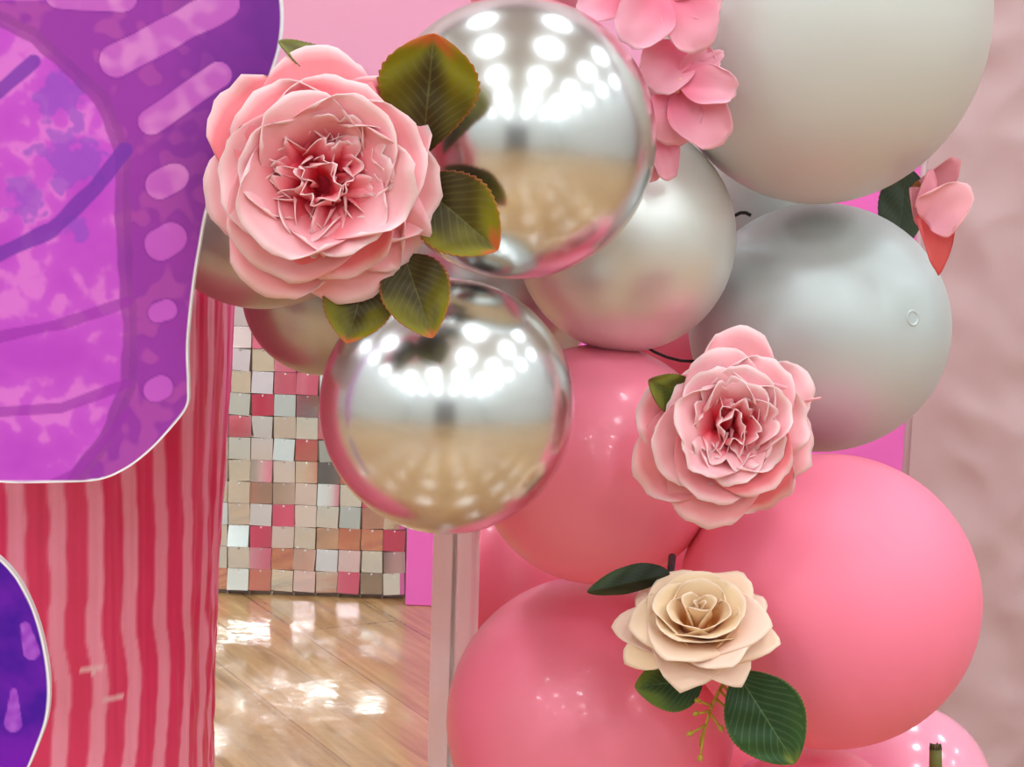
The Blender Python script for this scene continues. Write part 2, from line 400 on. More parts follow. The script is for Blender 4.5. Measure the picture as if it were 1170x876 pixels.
# --- big pink rose
rnd = random.Random(11)
t1 = thing('silk_rose', at(365, 205, 1.0), 'biggest pink silk rose with five olive leaves, beside the purple board', 'artificial flower', 'silk roses on the garland')
rings = [
    dict(L=138, W=80, a0=20, a1=-14, r0=14, dz=0, cup=.35, ruff=.06, tipround=.16, curl=.05, tint=CORL, lump=.08,
         petals=[(352, .95, .95), (40, .98, 1.0), (92, 1.05, 1.0), (140, 1.06, .95), (190, .95, 1.0), (240, 1.04, 1.0), (288, 1.02, 1.05), (322, .98, .85)]),
    dict(L=116, W=76, a0=38, a1=0, r0=14, dz=8, cup=.5, ruff=.06, tipround=.14, curl=.07, tint=CORL, lump=.08,
         petals=[(18, 1.05, 1.1), (75, 1., 1.1), (128, 1.02, 1.), (182, .98, 1.1), (236, 1.06, 1.15), (290, .98, 1.)]),
    dict(L=106, W=70, a0=58, a1=20, r0=22, dz=11, cup=.8, ruff=.05, tipround=.14, lump=.08,
         petals=[(350, 1.1, 1.1), (48, 1.05, 1.1), (108, .98, 1.), (168, .92, 1.), (225, 1.05, 1.2), (300, 1.0, 1.)]),
    dict(L=82, W=44, a0=76, a1=40, r0=44, dz=12, cup=.8, ruff=.10, tipround=.14, notch=.2, lump=.10,
         petals=[(20, 1., 1.3), (70, .95, 1.), (200, .8, 1.), (250, .85, 1.), (345, .9, 1.)]),
]
inner = []
for k in range(50):
    rr = 3 + 50 * math.sqrt((k + .3) / 50); a = k * 2.39996 + .6
    lean_ = rr / 53
    inner.append((rr * math.cos(a) * .98 + 4, rr * math.sin(a) * .98 - 8, math.degrees(a) + rnd.uniform(-65, 65), rnd.uniform(46, 60), rnd.uniform(20, 31), rnd.uniform(72, 92) - 18 * lean_, (rnd.uniform(0, 45) - 12 * lean_) if k > 6 else rnd.uniform(55, 100), 34 - 20 * lean_ + rnd.uniform(-4, 4), rnd.choice((0, .3, -.3, .5)), rnd.uniform(.10, .22)))
bloom(t1, 368, 204, 1.0, E3 + E1 * .05 - E2 * .06, rnd, rings, inner, (COR, PALE, EDGE), sc=.96)
OB, OT, OE = rgb(66, 56, 26), rgb(134, 126, 8), rgb(205, 95, 50)
VE = rgb(120, 118, 60)
leaf(t1, (482, 182), (496, 38), 57, 1.012, OB, OT, OE, VE, Y2=1.0, fold=.2, serr=.06, widest=.62)
leaf(t1, (474, 205), (569, 286), 47, 1.012, OB, OT, OE, VE, Y2=1.0, fold=.3, serr=.06, widest=.5)
leaf(t1, (462, 292), (494, 386), 40, 1.006, OB, OT, OE, VE, Y2=.985, fold=.25, serr=.05)
leaf(t1, (418, 318), (396, 392), 40, 1.006, OB, OT, OE, VE, Y2=.99, fold=.25, serr=.05)
leaf(t1, (392, 92), (318, 47), 22, 1.012, OB, rgb(120, 116, 50), None, VE, Y2=1.006, fold=.2, serr=.06, lean=R(40))
# --- ruffled pink rose
rnd = random.Random(5)
t2 = thing('silk_rose', at(828, 490, 1.09), 'ruffled pink silk rose resting between the pink and grey balloons', 'artificial flower', 'silk roses on the garland')
rings = [
    dict(L=112, W=58, a0=14, a1=-12, r0=10, dz=0, cup=.35, ruff=.07, tipround=.15, curl=.05, tint=CORL, lump=.08,
         petals=[(78, 1.04, .95), (30, 1.02, .85), (345, .95, 1.0), (302, .95, 1.), (255, 1.04, 1.1), (212, 1.05, 1.05), (170, .9, 1.), (125, .66, .8)]),
    dict(L=94, W=54, a0=38, a1=2, r0=10, dz=6, cup=.5, ruff=.08, tipround=.14, curl=.06, tint=CORL, lump=.08,
         petals=[(5, 1., 1.), (50, 1., 1.), (100, 1.0, 1.), (150, .8, .9), (205, 1.05, 1.1), (250, 1., 1.1), (305, .95, 1.1)]),
    dict(L=80, W=46, a0=60, a1=18, r0=12, dz=9, cup=.7, ruff=.08, tipround=.14, lump=.09,
         petals=[(20, 1., 1.), (70, 1., 1.1), (122, 1., 1.1), (172, 1.05, 1.1), (222, 1.05, 1.1), (272, .95, 1.), (325, .9, 1.)]),
    dict(L=64, W=34, a0=74, a1=34, r0=22, dz=10, cup=.7, ruff=.12, tipround=.14, notch=.2, lump=.10,
         petals=[(60, 1., 1.1), (98, 1., 1.1), (140, 1., 1.1), (205, .9, 1.), (258, .9, 1.), (312, .9, 1.), (10, 1, 1)]),
]
inner = []
for k in range(34):
    rr = 3 + 38 * math.sqrt((k + .5) / 34); a = k * 2.39996 + .2
    ox, oy = rr * math.cos(a) + 2, rr * math.sin(a) + 2
    lean_ = rr / 41
    az = math.degrees(a) if k < 6 else (95 + rnd.uniform(-35, 35) if oy > -2 else 265 + rnd.uniform(-60, 60))
    inner.append((ox * .85, oy * .85, az, rnd.uniform(36, 48), rnd.uniform(17, 27), rnd.uniform(70, 90) - 14 * lean_, (rnd.uniform(0, 46) - 10 * lean_) if k > 6 else rnd.uniform(50, 95), 24 + rnd.uniform(-3, 4) - 14 * lean_, rnd.choice((0, .4, -.4)), rnd.uniform(.10, .2)))
bloom(t2, 828, 488, 1.09, E3 + E1 * .08 + E2 * .05, rnd, rings, inner, (COR, PALE, EDGE), sc=.94)
leaf(t2, (792, 462), (741, 434), 23, 1.088, rgb(70, 80, 30), rgb(128, 128, 45), rgb(110, 80, 40), VE, Y2=1.075, fold=.2)
b = MB(); pts = [at(920, 458, 1.08), at(930, 456, 1.078), at(938, 454, 1.076)]
b.tube(pts, [.0009, .0007, .0005]); b.c = [PALE] * len(b.v); b.build('petal_thread', M['petal'], t2, origin=pts[0])
# --- cream rose
rnd = random.Random(3)
CA, CBc, CE = rgb(240, 166, 84), rgb(255, 226, 186), rgb(255, 230, 208)
CP = rgb(254, 218, 200)
t3 = thing('silk_rose', at(798, 716, 1.08), 'cream peach silk rose with dark green veined leaves on the pink balloons', 'artificial flower', 'silk roses on the garland')
rings = [
    dict(L=84, W=54, a0=26, a1=-20, r0=8, dz=0, cup=.2, ruff=.05, tipround=.28, point=.42, curl=.12, base=.45, tint=CP, colA=CBc, lump=.06, rnd_=.5,
         petals=[(172, 1.04, 1.), (205, 1.0, .9), (255, .95, 1.), (300, .95, .9), (345, 1.0, 1.), (35, 1.02, 1.), (85, 1., 1.1), (132, 1., 1.)]),
    dict(L=74, W=54, a0=50, a1=2, r0=10, dz=8, cup=.45, ruff=.04, tipround=.26, point=.35, curl=.12, tint=CP, lump=.06, rnd_=.5,
         petals=[(185, 1., 1.1), (240, 1., 1.1), (295, 1., 1.1), (350, 1.05, 1.1), (50, 1.08, 1.), (115, 1., 1.1)]),
    dict(L=66, W=52, a0=74, a1=30, r0=16, dz=10, cup=.9, ruff=.03, tipround=.2, curl=.08, lump=.05,
         petals=[(165, 1., 1.), (232, .95, 1.15), (300, 1., 1.1), (20, 1., 1.1), (92, 1.02, 1.1)]),
    dict(L=62, W=40, a0=86, a1=54, r0=18, dz=10, cup=1.2, ruff=.02, tipround=.2, curl=.06, lump=.04,
         petals=[(205, 1., 1.1), (325, 1., 1.1), (85, 1., 1.2)]),
    dict(L=60, W=22, a0=94, a1=72, r0=9, dz=12, cup=1.6, ruff=.01, tipround=.15, curl=.05, lump=.03,
         petals=[(260, 1., 1.1), (20, 1., 1.1), (140, 1.02, 1.1)]),
    dict(L=62, W=9, a0=94, a1=84, r0=3, dz=12, cup=1.8, ruff=.01, tipround=.15, lump=.02,
         petals=[(0, 1., 1.), (180, 1.03, 1.)]),
]
bloom(t3, 797, 723, 1.076, E3 * .72 + E2 * .60 - E1 * .03, rnd, rings, [], (CA, CBc, CE), sx=1.12, sc=.87)
DG, LG = rgb(36, 64, 32), rgb(104, 128, 48)
VG = rgb(104, 132, 84)
leaf(t3, (842, 768), (908, 872), 46, 1.075, DG, rgb(52, 84, 40), rgb(120, 130, 50), VG, Y2=1.07, fold=.12, serr=.03, ns=26, widest=.48, label='broad green leaf with pale veins')
leaf(t3, (803, 776), (725, 784), 33, 1.085, DG, LG, rgb(120, 130, 50), VG, Y2=1.08, fold=.12, serr=.03, ns=22)
leaf(t3, (765, 655), (671, 676), 17, 1.088, rgb(30, 38, 22), rgb(52, 66, 34), None, rgb(62, 78, 44), Y2=1.07, fold=-.5, serr=.02, lean=R(-20))
t3s = MB()
def sprig(pts, r):
    s_ = mpp(pts[0]); t3s.tube(pts, [r * s_ * (1 - .5 * k / len(pts)) for k in range(len(pts))], 7)
main = [at(x, y, 1.08 - .0002 * i) for i, (x, y) in enumerate([(832, 770), (824, 785), (816, 800), (810, 815), (806, 830), (801, 842), (800, 852)])]
sprig(main, 2.2)
for (a, c_) in (((822, 788), (838, 806)), ((818, 798), (834, 812)), ((811, 812), (795, 815)), ((811, 815), (824, 832)), ((806, 828), (788, 838)), ((804, 836), (800, 866)), ((813, 806), (797, 800)), ((826, 782), (836, 795))):
    p, q = at(a[0], a[1], 1.079), at(c_[0], c_[1], 1.074); sprig([p, p.lerp(q, .5) + E3 * .001, q], 1.8)
    d_ = (q - p).normalized(); s_ = mpp(p)
    t3s.tube([q - d_ * 5 * s_, q - d_ * 2 * s_, q + d_ * 2 * s_, q + d_ * 4 * s_], [1 * s_, 3.2 * s_, 3 * s_, .8 * s_], 8)
t3s.build('fern_sprig', M['sprig'], t3, origin=main[0])['label'] = 'thin yellow fern sprig'
b = MB(); pts = [at(768, 636, 1.12), at(766, 655, 1.10), at(775, 690, 1.10)]; b.tube(pts, .0022); b.build('stem', M['black'], t3, origin=pts[0])  # black tube put in to darken the gap between the balloons

# --- hydrangea-like cluster at the top, right flower
HA, HB, HE = rgb(246, 128, 156), rgb(253, 176, 196), rgb(254, 200, 212)
def flat_petal(parent, pb, pt_, W, Y, dY, colA, colB, edge, name='petal', up=.25, **kw):
    p0 = at(pb[0], pb[1], Y); s = mpp(p0); q = Vector((pt_[0] - pb[0], -(pt_[1] - pb[1]))); L = q.length
    az = math.atan2(q.y, q.x)
    fr = Matrix((E1, E2, E3)).transposed()
    k = dict(L=L * 1.03, W=W, a0=up + .25, a1=up - .45 - dY, r0=0, cup=.55, ruff=.03, fr=4, ph=pb[0] * .37, tipround=.34, base=.35, seed=(pb[0] * .13 + pt_[1] * .07) % 19, lump=.06)
    k.update(kw)
    return add_petal(parent, p0, fr, s, az, colA, colB, edge=edge, name=name, **k)
t4 = thing('silk_hydrangea', at(745, 60, 1.14), 'pink silk flower cluster with rounded petals between chrome and white balloons', 'artificial flower')
FL = [  # florets: centre, Y, petals (tip, half width)
    ((712, -6), 1.125, [((660, 14), 24), ((688, -40), 26), ((742, -40), 26)]),
    ((756, -4), 1.115, [((714, 50), 36), ((725, -40), 30), ((780, -45), 30)]),
    ((780, -6), 1.118, [((798, 60), 35), ((826, 4), 26), ((806, -50), 26)]),
    ((775, 52), 1.128, [((744, 104), 34), ((812, 92), 26), ((800, 40), 22)]),
    ((778, 92), 1.122, [((842, 104), 25), ((820, 62), 20), ((826, 60), 11)]),
    ((774, 104), 1.130, [((826, 164), 36), ((764, 166), 34), ((742, 112), 24)]),
    ((756, 150), 1.138, [((764, 206), 18), ((744, 208), 14), ((742, 150), 18)]),
]
for (c_, Y, pts_) in FL:
    o0 = at(c_[0], c_[1], Y); s_ = mpp(o0); b = MB()
    def cp(i, j):
        a = 2 * PI * i / 14; th = PI * j / 7
        return o0 + (E1 * math.sin(th) * math.cos(a) + E2 * math.sin(th) * math.sin(a) + E3 * (.6 + math.cos(th))) * 3.0 * s_
    b.grid(cp, 14, 8, closed=True); b.c = [rgb(246, 190, 170)] * len(b.v)
    fl = b.build('floret', M['petal'], t4, origin=o0)
    for n_, (tp, w_) in enumerate(pts_):
        flat_petal(fl, c_, tp, w_, Y + .0015 * n_, .25 * (n_ % 2), HA, HB, HE, up=.12, cup=.45, tipround=.14, rnd_=.7)
b = MB(); pts = [at(765, 60, 1.14), at(770, 70, 1.15), at(775, 60, 1.165)]; b.tube(pts, .0016); b.build('stem', M['stem'], t4, origin=pts[0])

t5 = thing('silk_rose', at(1068, 235, 1.17), 'half-hidden pink silk rosebud with a dark leaf at the right of the grey balloon', 'artificial flower', 'silk roses on the garland')
DP = rgb(214, 128, 138)
b = MB(); o0 = at(1054, 226, 1.185); s_ = mpp(o0)
def cp5(i, j):
    a = 2 * PI * i / 14; th = PI * j / 7
    return o0 + (E1 * math.sin(th) * math.cos(a) + E2 * math.sin(th) * math.sin(a) + E3 * math.cos(th)) * 8 * s_
b.grid(cp5, 14, 8, closed=True); b.c = [rgb(150, 84, 50)] * len(b.v); h5 = b.build('flower_head', M['petal'], t5, origin=o0)
flat_petal(h5, (1052, 232), (1096, 182), 22, 1.188, .1, DP, DP, rgb(225, 150, 156), up=.1)
flat_petal(h5, (1050, 214), (1050, 258), 13, 1.178, .1, DP, rgb(226, 150, 160), None, up=.1)
flat_petal(h5, (1068, 246), (1073, 300), 24, 1.176, .1, rgb(236, 92, 96), rgb(240, 112, 112), rgb(228, 90, 96), up=.1, base=.95, point=1.0, tipround=.34)
flat_petal(h5, (1058, 254), (1106, 214), 32, 1.166, .0, HB, rgb(252, 178, 188), rgb(252, 196, 200), up=.35, cup=.8, tipround=.25)
flat_petal(h5, (1056, 240), (1063, 194), 13, 1.172, .0, DP, rgb(246, 160, 176), None, up=.2)
flat_petal(h5, (1080, 250), (1104, 240), 8, 1.17, .0, rgb(200, 70, 90), rgb(220, 110, 120), None, up=.1)
leaf(t5, (1036, 192), (1024, 290), 28, 1.325, rgb(60, 70, 54), rgb(74, 84, 66), None, rgb(84, 94, 76), Y2=1.325, fold=.15, serr=.03)
leaf(t5, (1044, 232), (1049, 206), 7, 1.182, rgb(130, 80, 40), rgb(150, 90, 50), None, None, fold=.2, serr=.02)

b = MB(); pts = [at(1069, 853, 1.17), at(1069, 875, 1.172), at(1068, 930, 1.18)]
b.tube(pts, [.0036, .0038, .0038], 12)
st = b.build('flower_stem', M['stem'], origin=pts[0])
b = MB()
for k in range(12):
    a = k * PI / 6; p = pts[0] + E1 * .0030 * math.cos(a) + (-E3) * .0030 * math.sin(a)
    b.tube([p - E2 * .0015, p + E2 * (.0008 + .0006 * (k % 3))], [.0008, .0004], 6)
b.build('frayed_end', mat('frayed_brown', rgb(70, 56, 34), .8), st, origin=pts[0])
tag(st, 'cut green flower stem stub standing in front of the pale pink corner balloon', 'flower stem')

# --- black cords tying the balloons
def cord(pp, Y, r, label):
    b = MB(); pts = [at(x, y, Y) for x, y in pp]; b.tube(pts, r, 8); o = b.build('tie_cord', M['black'], origin=pts[0]); tag(o, label, 'cord', 'cords tying the balloons')
cord([(738, 396), (748, 402), (762, 408), (778, 412), (800, 413)], 1.255, .0009, 'thin black cord in the gap under the satin silver balloon')
cord([(838, 247), (846, 243), (852, 243), (858, 246)], 1.27, .0011, 'black tip of cord between the satin silver and white balloons')

# ------------------------------------------------------------------ purple boards
def scan(poly, y):
    xs = []
    for (xa, ya), (xb, yb) in zip(poly, poly[1:] + poly[:1]):
        if (ya <= y < yb) or (yb <= y < ya): xs.append(xa + (y - ya) / (yb - ya) * (xb - xa))
    return (min(xs), max(xs)) if len(xs) >= 2 else None
def segd(px, py, pl):
    best = 1e9; tt = 0; acc = 0
    for (xa, ya), (xb, yb) in zip(pl, pl[1:]):
        dx, dy = xb - xa, yb - ya; l2 = dx * dx + dy * dy
        t = max(0, min(1, ((px - xa) * dx + (py - ya) * dy) / l2)); d_ = math.hypot(px - xa - t * dx, py - ya - t * dy)
        if d_ < best: best = d_
    return best
def nz(x, y, z=0.): return noise.noise(Vector((x, y, z)))
def board(name, poly, Y, thick, step, pat, label, xcut=None):
    ys = [p[1] for p in poly]; y0, y1 = min(ys) + .3, max(ys) - .3
    nv = int((y1 - y0) / step); sp = [scan(poly, y0 + (y1 - y0) * j / (nv - 1)) for j in range(nv)]
    nu = int(max(s_[1] - s_[0] for s_ in sp) / step)
    b = MB()
    def pt(i, j):
        y = y0 + (y1 - y0) * j / (nv - 1); a, c = sp[j]; x = a + (c - a) * i / (nu - 1)
        return at(x, y, Y), pat(x, y, min(x - a, c - x) if False else segd(x, y, poly + poly[:1]) if (i > nu * .8 or j > nv * .9 or j < 3) else 50)
    b.grid(pt, nu, nv, cols=True)
    o = b.build(name, M['board'], origin=at(sum(p[0] for p in poly) / len(poly), max(ys), Y))
    b = MB(); n = len(poly); fr = [at(x, y, Y + .0004) for x, y in poly]; bk = [p + Vector((0, thick, 0)) for p in fr]
    b.add(fr + bk, [tuple(range(n)), tuple(range(2 * n - 1, n - 1, -1))] + [(i, (i + 1) % n, n + (i + 1) % n, n + i) for i in range(n)])
    b.build('foam_core', M['boardside'], o, origin=fr[0], smooth=False)
    return o
def smooth_poly(pts, n=6):
    out = []; m = len(pts)
    for i in range(m):
        p0, p1, p2, p3 = [Vector(pts[(i + k - 1) % m]) for k in range(4)]
        for k in range(n):
            t = k / n
            q = .5 * ((2 * p1) + (p2 - p0) * t + (2 * p0 - 5 * p1 + 4 * p2 - p3) * t * t + (3 * p1 - p0 - 3 * p2 + p3) * t ** 3)
            out.append((q.x, q.y))
    return out
WING = smooth_poly([(322, 0), (322, 40), (312, 80), (280, 160), (248, 215), (237, 238), (228, 285), (221, 330), (215, 392), (216, 440), (214, 464), (196, 489), (168, 518), (140, 538), (110, 549), (60, 551.5), (0, 551), (-60, 540), (-130, 480), (-160, 300), (-150, 100), (-120, -60), (-20, -130), (160, -140), (280, -90), (312, -45)])
V1 = [(-60, 0), (0, 22), (40, 42), (85, 84), (115, 112), (131, 150), (141, 182), (140, 230), (143, 300), (149, 380), (146, 440), (122, 500), (88, 545), (60, 580)]
VX = [[(-60, 320), (0, 290), (60, 262), (108, 216), (142, 172)], [(-40, 125), (0, 104), (38, 70)], [(-40, 392), (0, 385), (70, 370), (146, 345)], [(-40, 472), (0, 470), (70, 466), (146, 438)], [(60, 551), (88, 540), (118, 505), (146, 470)]]
SPOTS = [((132, 70), (256, 4), 19), ((68, -6), (140, -2), 17), ((172, 139), (250, 86), 15.5), ((182, 211), (200, 202), 16.5), ((183, 279), (194, 272), 19), ((181, 357), (190, 354), 13), ((178, 446), (184, 443), 14.5)]
P_LT, P_MD, P_PK, P_IN, P_OUT, P_OUT2, P_VN, P_SP = rgb(212, 92, 218), rgb(194, 70, 206), rgb(232, 132, 220), rgb(138, 76, 200), rgb(158, 56, 172), rgb(118, 42, 150), rgb(140, 50, 160), rgb(208, 104, 206)
WHITE = rgb(245, 240, 245)
def xin(y):      # x of the main vein at height y
    for (xa, ya), (xb, yb) in zip(V1, V1[1:]):
        if ya <= y < yb: return xa + (y - ya) / (yb - ya) * (xb - xa)
    return 60
def wing(x, y, e):
    n1 = nz(x * .016, y * .016) ; n2 = nz(x * .05, y * .05, 4.); n3 = nz(x * .14, y * .14, 9.)
    wb = 4 * nz(x * .03, y * .03, 2.)
    inside = x < xin(y)
    if inside:
        c = mix(P_MD, P_LT, .5 + .9 * n1 + .3 * n2)
        c = mix(c, P_PK, .6 * sm(.05, .34, n2 * .7 + n1 * .8 + .15 * n3))
        bl = max(1.15 - math.hypot(x - 72, (y - 108) * .9) / 30, 1.2 - math.hypot((x - 84) * .8, y - 182) / 32, .9 - math.hypot(x - 30, y - 225) / 30, .8 - math.hypot(x - 86, y - 262) / 22)
        c = mix(c, P_IN, .62 * sm(.12, .42, bl + .8 * n2 + .35 * n3))
    else:
        t = sm(130, 300, x) * (1 - sm(120, 420, y))
        c = mix(P_OUT, P_OUT2, t + .5 * n1 + .2 * n2)
        c = mix(c, rgb(190, 84, 178), .6 * sm(.05, .35, n2 + n1) * (1 - t))
    d = segd(x, y, V1)
    hw = 9 + 2.5 * n2 + wb * .4
    c = mix(c, mix(P_VN, rgb(160, 70, 160), .5 + n1), .8 * (1 - sm(hw - 1.5, hw + 1, d)))
    for k, pl in enumerate(VX):
        d = segd(x, y, pl); hw = (9, 8, 6.5, 6, 5)[k] + wb * .5
        c = mix(c, rgb(122, 50, 176) if k < 2 else rgb(160, 48, 176), (.85 if k < 2 else .7) * (1 - sm(hw - 1.2, hw + 1, d)))
    for (a, b_, r_) in SPOTS:
        d = segd(x, y, [a, b_]) + wb * .5
        cs = mix(P_SP, rgb(208, 96, 212), sm(150, 330, y)); cs = mix(cs, rgb(240, 160, 224), .6 * sm(-.2, .6, n2 + n1) * (1 - sm(150, 330, y)))
        c = mix(c, rgb(120, 34, 150), .4 * (1 - sm(r_ - .5, r_ + 3, d)))
        c = mix(c, cs, .85 * (1 - sm(r_ - 1.5, r_ + .3, d)))
    c = mix(c, WHITE, 1 - sm(1.8, 2.8, e))
    return c
o = board('wing_board', WING, 1.03, .005, 2.0, wing, '')
b = MB(); q = at(60, 330, 1.03); b.box((q.x - .03, 1.0355, q.z - .03), (q.x + .03, 1.16, q.z + .03)); b.build('mounting_block', M['boardside'], o, origin=q, smooth=False)
tag(o, 'large purple watercolour cut-out board with lilac spots and white edge, top left', 'cut-out board')
POLY2 = smooth_poly([(0, 638), (25, 668), (45, 715), (56, 770), (55, 815), (44, 850), (28, 885), (0, 920), (-60, 940), (-130, 900), (-160, 800), (-130, 690), (-60, 630), (-25, 626)])
def wing2(x, y, e):
    n1 = nz(x * .03, y * .03, 3.); n2 = nz(x * .1, y * .1)
    c = mix(rgb(72, 8, 160), rgb(108, 20, 176), .5 + n1 + .3 * n2); c = mix(c, rgb(130, 14, 186), sm(820, 880, y) * .8)
    for (a, b_, r0_, r1_) in (((29, 716), (36, 744), 6, 10), ((16, 790), (15, 826), 4, 10.5)):
        dx, dy = b_[0] - a[0], b_[1] - a[1]; t = max(0, min(1, ((x - a[0]) * dx + (y - a[1]) * dy) / (dx * dx + dy * dy)))
        d = math.hypot(x - a[0] - t * dx, y - a[1] - t * dy); r_ = r0_ + (r1_ - r0_) * t
        c = mix(c, mix(rgb(160, 60, 205), rgb(186, 100, 222), .5 + n2), .9 * (1 - sm(r_ - 1, r_ + .5, d)))
    return mix(c, WHITE, 1 - sm(2.0, 3.0, e))
o = board('spotted_board', POLY2, 1.045, .005, 2.0, wing2, '')
tag(o, 'dark violet round cut-out board with two lilac drops, bottom left corner', 'cut-out board')

# ------------------------------------------------------------------ striped column
YC = 1.285
cc = at(-19, 600, YC); sC = mpp(cc); RC = 283 * sC
SR, SP, SM = rgb(232, 58, 110), rgb(252, 156, 186), rgb(240, 104, 144)
b = MB(); NA, NZ = 420, 300
zt, zb = at(0, -160, YC).z, 0.
def colpt(i, j):
    a = R(-100) + R(115 + 100) * i / (NA - 1); zz = zb + (zt - zb) * j / (NZ - 1)
    wob = 2.2 * nz(zz * 15, i * .007) + 1.0 * nz(zz * 34, i * .012, 5.)
    dg = math.degrees(a)
    low = 1 - sm(.30, .62, zz)
    ph = ((dg - 7.2 + wob) / 8.72) % 1.0           # 0 = middle of a red band
    dd = abs(ph - .5) * 2                            # 1 at red centre, 0 at pink centre
    c = mix(SP, SM, sm(.36, .42, dd)); c = mix(c, SR, sm(.46, .52, dd))
    wr = sm(50, 85, dg)
    rr = RC + .0012 * nz(a * 9, zz * 5, 2.) - .0035 * wr * low * (nz(a * 22 + 3, zz * 20) + .5 * nz(a * 40, zz * 55, 8.)) + .0008 * nz(a * 40, zz * 7, 6.)
    rr -= .012 * low * sm(60, 95, dg)
    # scuffs on the wrap
    q = proj(Vector((cc.x + RC * math.sin(a), cc.y - RC * math.cos(a), zz)))
    for (xa, xb, ya, sl) in ((92, 131, 765, -.05), (94, 110, 768, -.05), (100, 142, 806, -.28), (100, 118, 800, -.2)):
        if xa < q[0] < xb and abs(q[1] - (ya + (q[0] - xa) * sl)) < 1.6 + 1.2 * nz(q[0] * .3, ya): c = mix(c, rgb(253, 205, 215), .85)
    return Vector((cc.x + rr * math.sin(a), cc.y - rr * math.cos(a), zz)), c
b.grid(colpt, NA, NZ, cols=True)
NB = 40
def colback(i, j):
    a = R(115) + R(145) * i / (NB - 1); zz = zb + (zt - zb) * j
    rr = RC - .012 * (1 - sm(.30, .62, zz)) * (1 - sm(115, 150, math.degrees(a)))
    return Vector((cc.x + rr * math.sin(a), cc.y - rr * math.cos(a), zz)), (SR if int(math.degrees(a) / 4.3) % 2 else SP)
b.grid(colback, NB, 2, cols=True)
sc_ = b.build('striped_pillar', M['stripe'], origin=(cc.x, cc.y, 0))
tag(sc_, 'round pillar wrapped in wrinkled red and pink striped sheet behind the purple boards', 'pillar')
b = MB(); n = 48
b.add([Vector((cc.x + RC * 1.0 * math.sin(2 * PI * i / n), cc.y - RC * math.cos(2 * PI * i / n), zt)) for i in range(n)], [tuple(range(n))])
b.build('top_cap', mat('pillar_cap', SP, .4), sc_, origin=(cc.x, cc.y, zt), smooth=False)

# ------------------------------------------------------------------ white post
YP = 1.33
pl, pr = at(488, 862, YP), at(541, 862, YP)
pw = pr.x - pl.x; ztop = at(515, 480, YP).z
prof = [(0, .012), (.42, .012), (.45, .018), (.50, .018), (.53, .004), (.57, 0), (.84, 0), (.88, .003), (.95, .004), (1, .008), (1, .034), (0, .034)]
b = MB(); NZp = 60
def pp(i, j):
    u, y = prof[i]; z = ztop * j / (NZp - 1)
    chip = .0012 * max(0, nz(z * 90, u * 3)) if u > .9 else 0
    return Vector((pl.x + pw * u - chip, YP + y, z))
b.grid(pp, len(prof), NZp, closed=True)
n = len(prof); b.add([pp(i, NZp - 1) for i in range(n)], [tuple(range(n))])
po = b.build('frame_post', M['post'], origin=(pl.x + pw / 2, YP, 0), smooth=False, bevel=.0006)
tag(po, 'pale painted post with a grooved face, standing behind the lower chrome balloon', 'post')

# ------------------------------------------------------------------ panels at the back
b = MB()
xl = at(463, 690, 2.72).x; xr = at(1041, 500, 2.72).x; zt2 = at(1000, 130, 2.72).z
b.box((xl, 2.72, 0), (xr, 2.745, zt2)); o = b.build('pink_panel', M['hotpink'], origin=((xl + xr) / 2, 2.73, 0), smooth=False, bevel=.002)
tag(o, 'hot pink flat panel standing on the wooden floor beside the sequin wall', 'panel')
YF = 1.62
xf = at(1041, 505, YF).x; zf = at(1100, -120, YF).z; b = MB()
def fab(i, j):
    x = xf + .62 * i / 159; z = zf * j / 219
    n1 = noise.noise(Vector((x * 16 + 4 * z, z * 17 + x * 6, 3.1))); rid = 1 - abs(noise.noise(Vector((x * 15 + z * 9, z * 19 - x * 12, 1.2)))) * 2
    n2 = noise.noise(Vector((x * 38, z * 36 + x * 12, 7.7)))
    e = min(1, i / 6)
    return Vector((x, YF - e * (.0035 * n1 + .0016 * n2 + .0025 * rid), z))
b.grid(fab, 160, 220); b.box((xf, YF + .008, 0), (xf + .62, YF + .03, zf))
o = b.build('fabric_backdrop', M['pinkwall'], origin=(xf + .31, YF, 0))
tag(o, 'dusty pink creased fabric backdrop panel along the right edge behind the balloons', 'backdrop')
# paler arched panel behind
b = MB(); xa, xb_ = at(250, 30, 2.9).x, at(760, 30, 2.9).x; zs = at(400, -60, 2.9).z; rad = (xb_ - xa) / 2
prf = [(xa, 0)] + [(xa + rad - rad * math.cos(PI * k / 40), zs + rad * math.sin(PI * k / 40)) for k in range(41)] + [(xb_, 0)]
n = len(prf); fr = [Vector((x, 2.86, z)) for x, z in prf]; bk = [Vector((x, 2.89, z)) for x, z in prf]
b.add(fr + bk, [tuple(range(n)), tuple(range(2 * n - 1, n - 1, -1))] + [(i, (i + 1) % n, n + (i + 1) % n, n + i) for i in range(n)])
o = b.build('arch_panel', M['arch'], origin=(xa + rad, 2.87, 0), smooth=False)
tag(o, 'tall pale pink arch panel rising behind the sequin wall, above the big rose', 'panel')

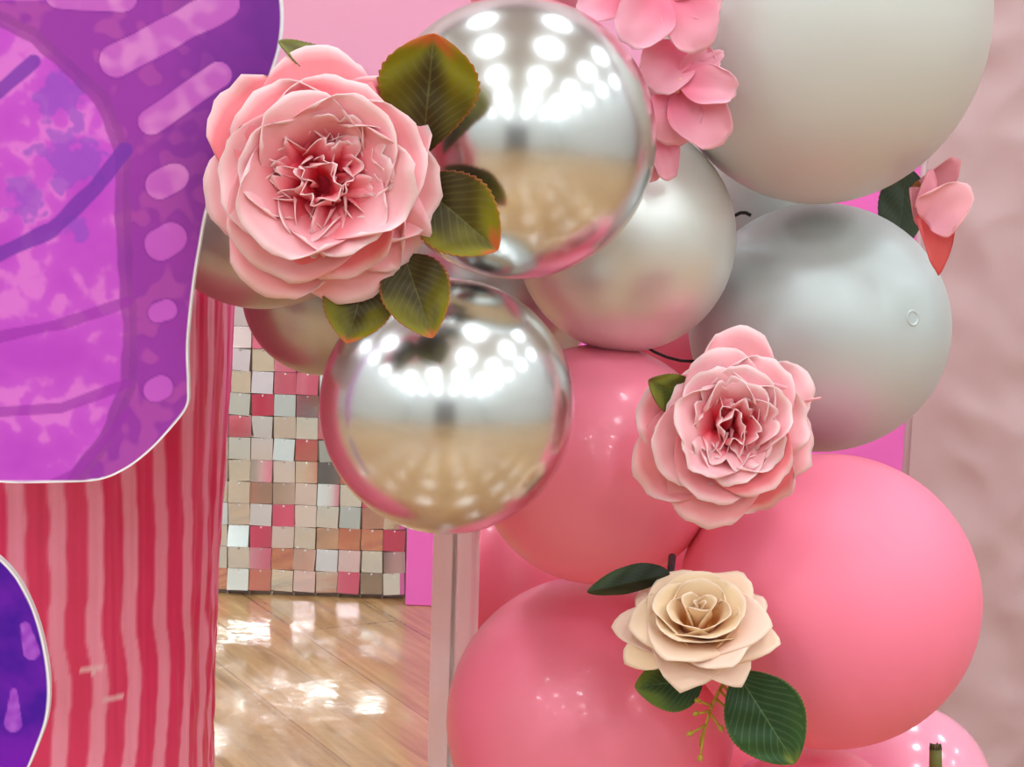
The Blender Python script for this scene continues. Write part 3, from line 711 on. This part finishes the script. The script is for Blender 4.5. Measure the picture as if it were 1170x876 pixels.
# ------------------------------------------------------------------ sequin wall
YS = 2.755
p0 = at(462, 684, YS); pitch = 25.3 * mpp(p0); NC, NR = 12, 21
t6 = thing('sequin_wall', (p0.x - NC * pitch / 2, YS, 0), 'shimmer wall of square silver and rose mirror sequins on the floor', 'sequin wall')
zb6 = .006
b = MB(); W6, H6 = NC * pitch, NR * pitch
for k in range(NC + 1): b.box((p0.x - k * pitch - .0012, YS, zb6 * 0), (p0.x - k * pitch + .0012, YS + .006, zb6 + H6))
for k in range(NR + 1): b.box((p0.x - W6, YS, zb6 + k * pitch - .0012), (p0.x, YS + .006, zb6 + k * pitch + .0012))
b.box((p0.x - W6, YS + .006, 0), (p0.x, YS + .010, zb6 + H6))
b.build('backing_grid', M['grid'], t6, origin=(p0.x - W6 / 2, YS, 0), smooth=False)
rnd = random.Random(21); far = MB(); hs = pitch * .485; shapes = {}
MS = ['sequin_silver', 'sequin_rose', 'sequin_gold', 'sequin_blush']
def seqmesh(kind):
    if kind in shapes: return shapes[kind]
    b = MB(); b.box((-hs, -.0004, -2 * hs), (hs, 0, 0))
    b.tube([(0, .002, -.002), (0, -.003, -.002)], .0012, 10)
    b.mi[6:] = [1] * (len(b.mi) - 6)
    me = b.build('sequin', [M[kind], M['lightframe']], None, smooth=False); m_ = me.data; bpy.data.objects.remove(me); shapes[kind] = m_; return m_
for c_ in range(NC):
    for r_ in range(NR):
        ctr = Vector((p0.x - (c_ + .5) * pitch, YS - .0032, zb6 + (r_ + .985) * pitch))
        q = proj(ctr - Vector((0, 0, hs)))
        hid = q[0] < 255 or q[1] < 345 or math.hypot(q[0] - 511, q[1] - 464) < 128 or math.hypot(q[0] - 370, q[1] - 336) < 74
        rx, rz, ry = -abs(rnd.gauss(0, 8.0)), rnd.gauss(0, 8), rnd.gauss(0, 1.5)
        k = rnd.random(); kind = MS[0] if k < .42 else MS[1] if k < .66 else MS[2] if k < .86 else MS[3]
        if q[1] < 430 and rnd.random() < .5: kind = MS[3]
        rot = Matrix.Rotation(R(rz), 4, 'Z') @ Matrix.Rotation(R(rx), 4, 'X') @ Matrix.Rotation(R(ry), 4, 'Y')
        if hid: far.box((-hs, -.0004, -2 * hs), (hs, 0, 0), 0, Matrix.Translation(ctr) @ rot)
        else:
            ob = bpy.data.objects.new('sequin', seqmesh(kind)); COL.objects.link(ob); ob.parent = t6
            ob.matrix_local = Matrix.Translation(ctr - t6.location) @ rot
fo = far.build('hidden_sequins', M['sequin_silver'], t6, origin=(p0.x - W6 / 2, YS, H6), smooth=False); fo['kind'] = 'stuff'

# ------------------------------------------------------------------ world and view
w = bpy.data.worlds.new('world'); scene.world = w; w.use_nodes = True
w.node_tree.nodes['Background'].inputs[0].default_value = (1, 1, 1, 1); w.node_tree.nodes['Background'].inputs[1].default_value = .2
vs = scene.view_settings; vs.view_transform = 'Standard'; vs.look = 'None'; vs.gamma = 1; vs.exposure = 1.06; vs.use_curve_mapping = False
scene.cycles.use_denoising = True
scene.cycles.max_bounces = 8; scene.cycles.diffuse_bounces = 5; scene.cycles.glossy_bounces = 5
scene.cycles.caustics_reflective = True
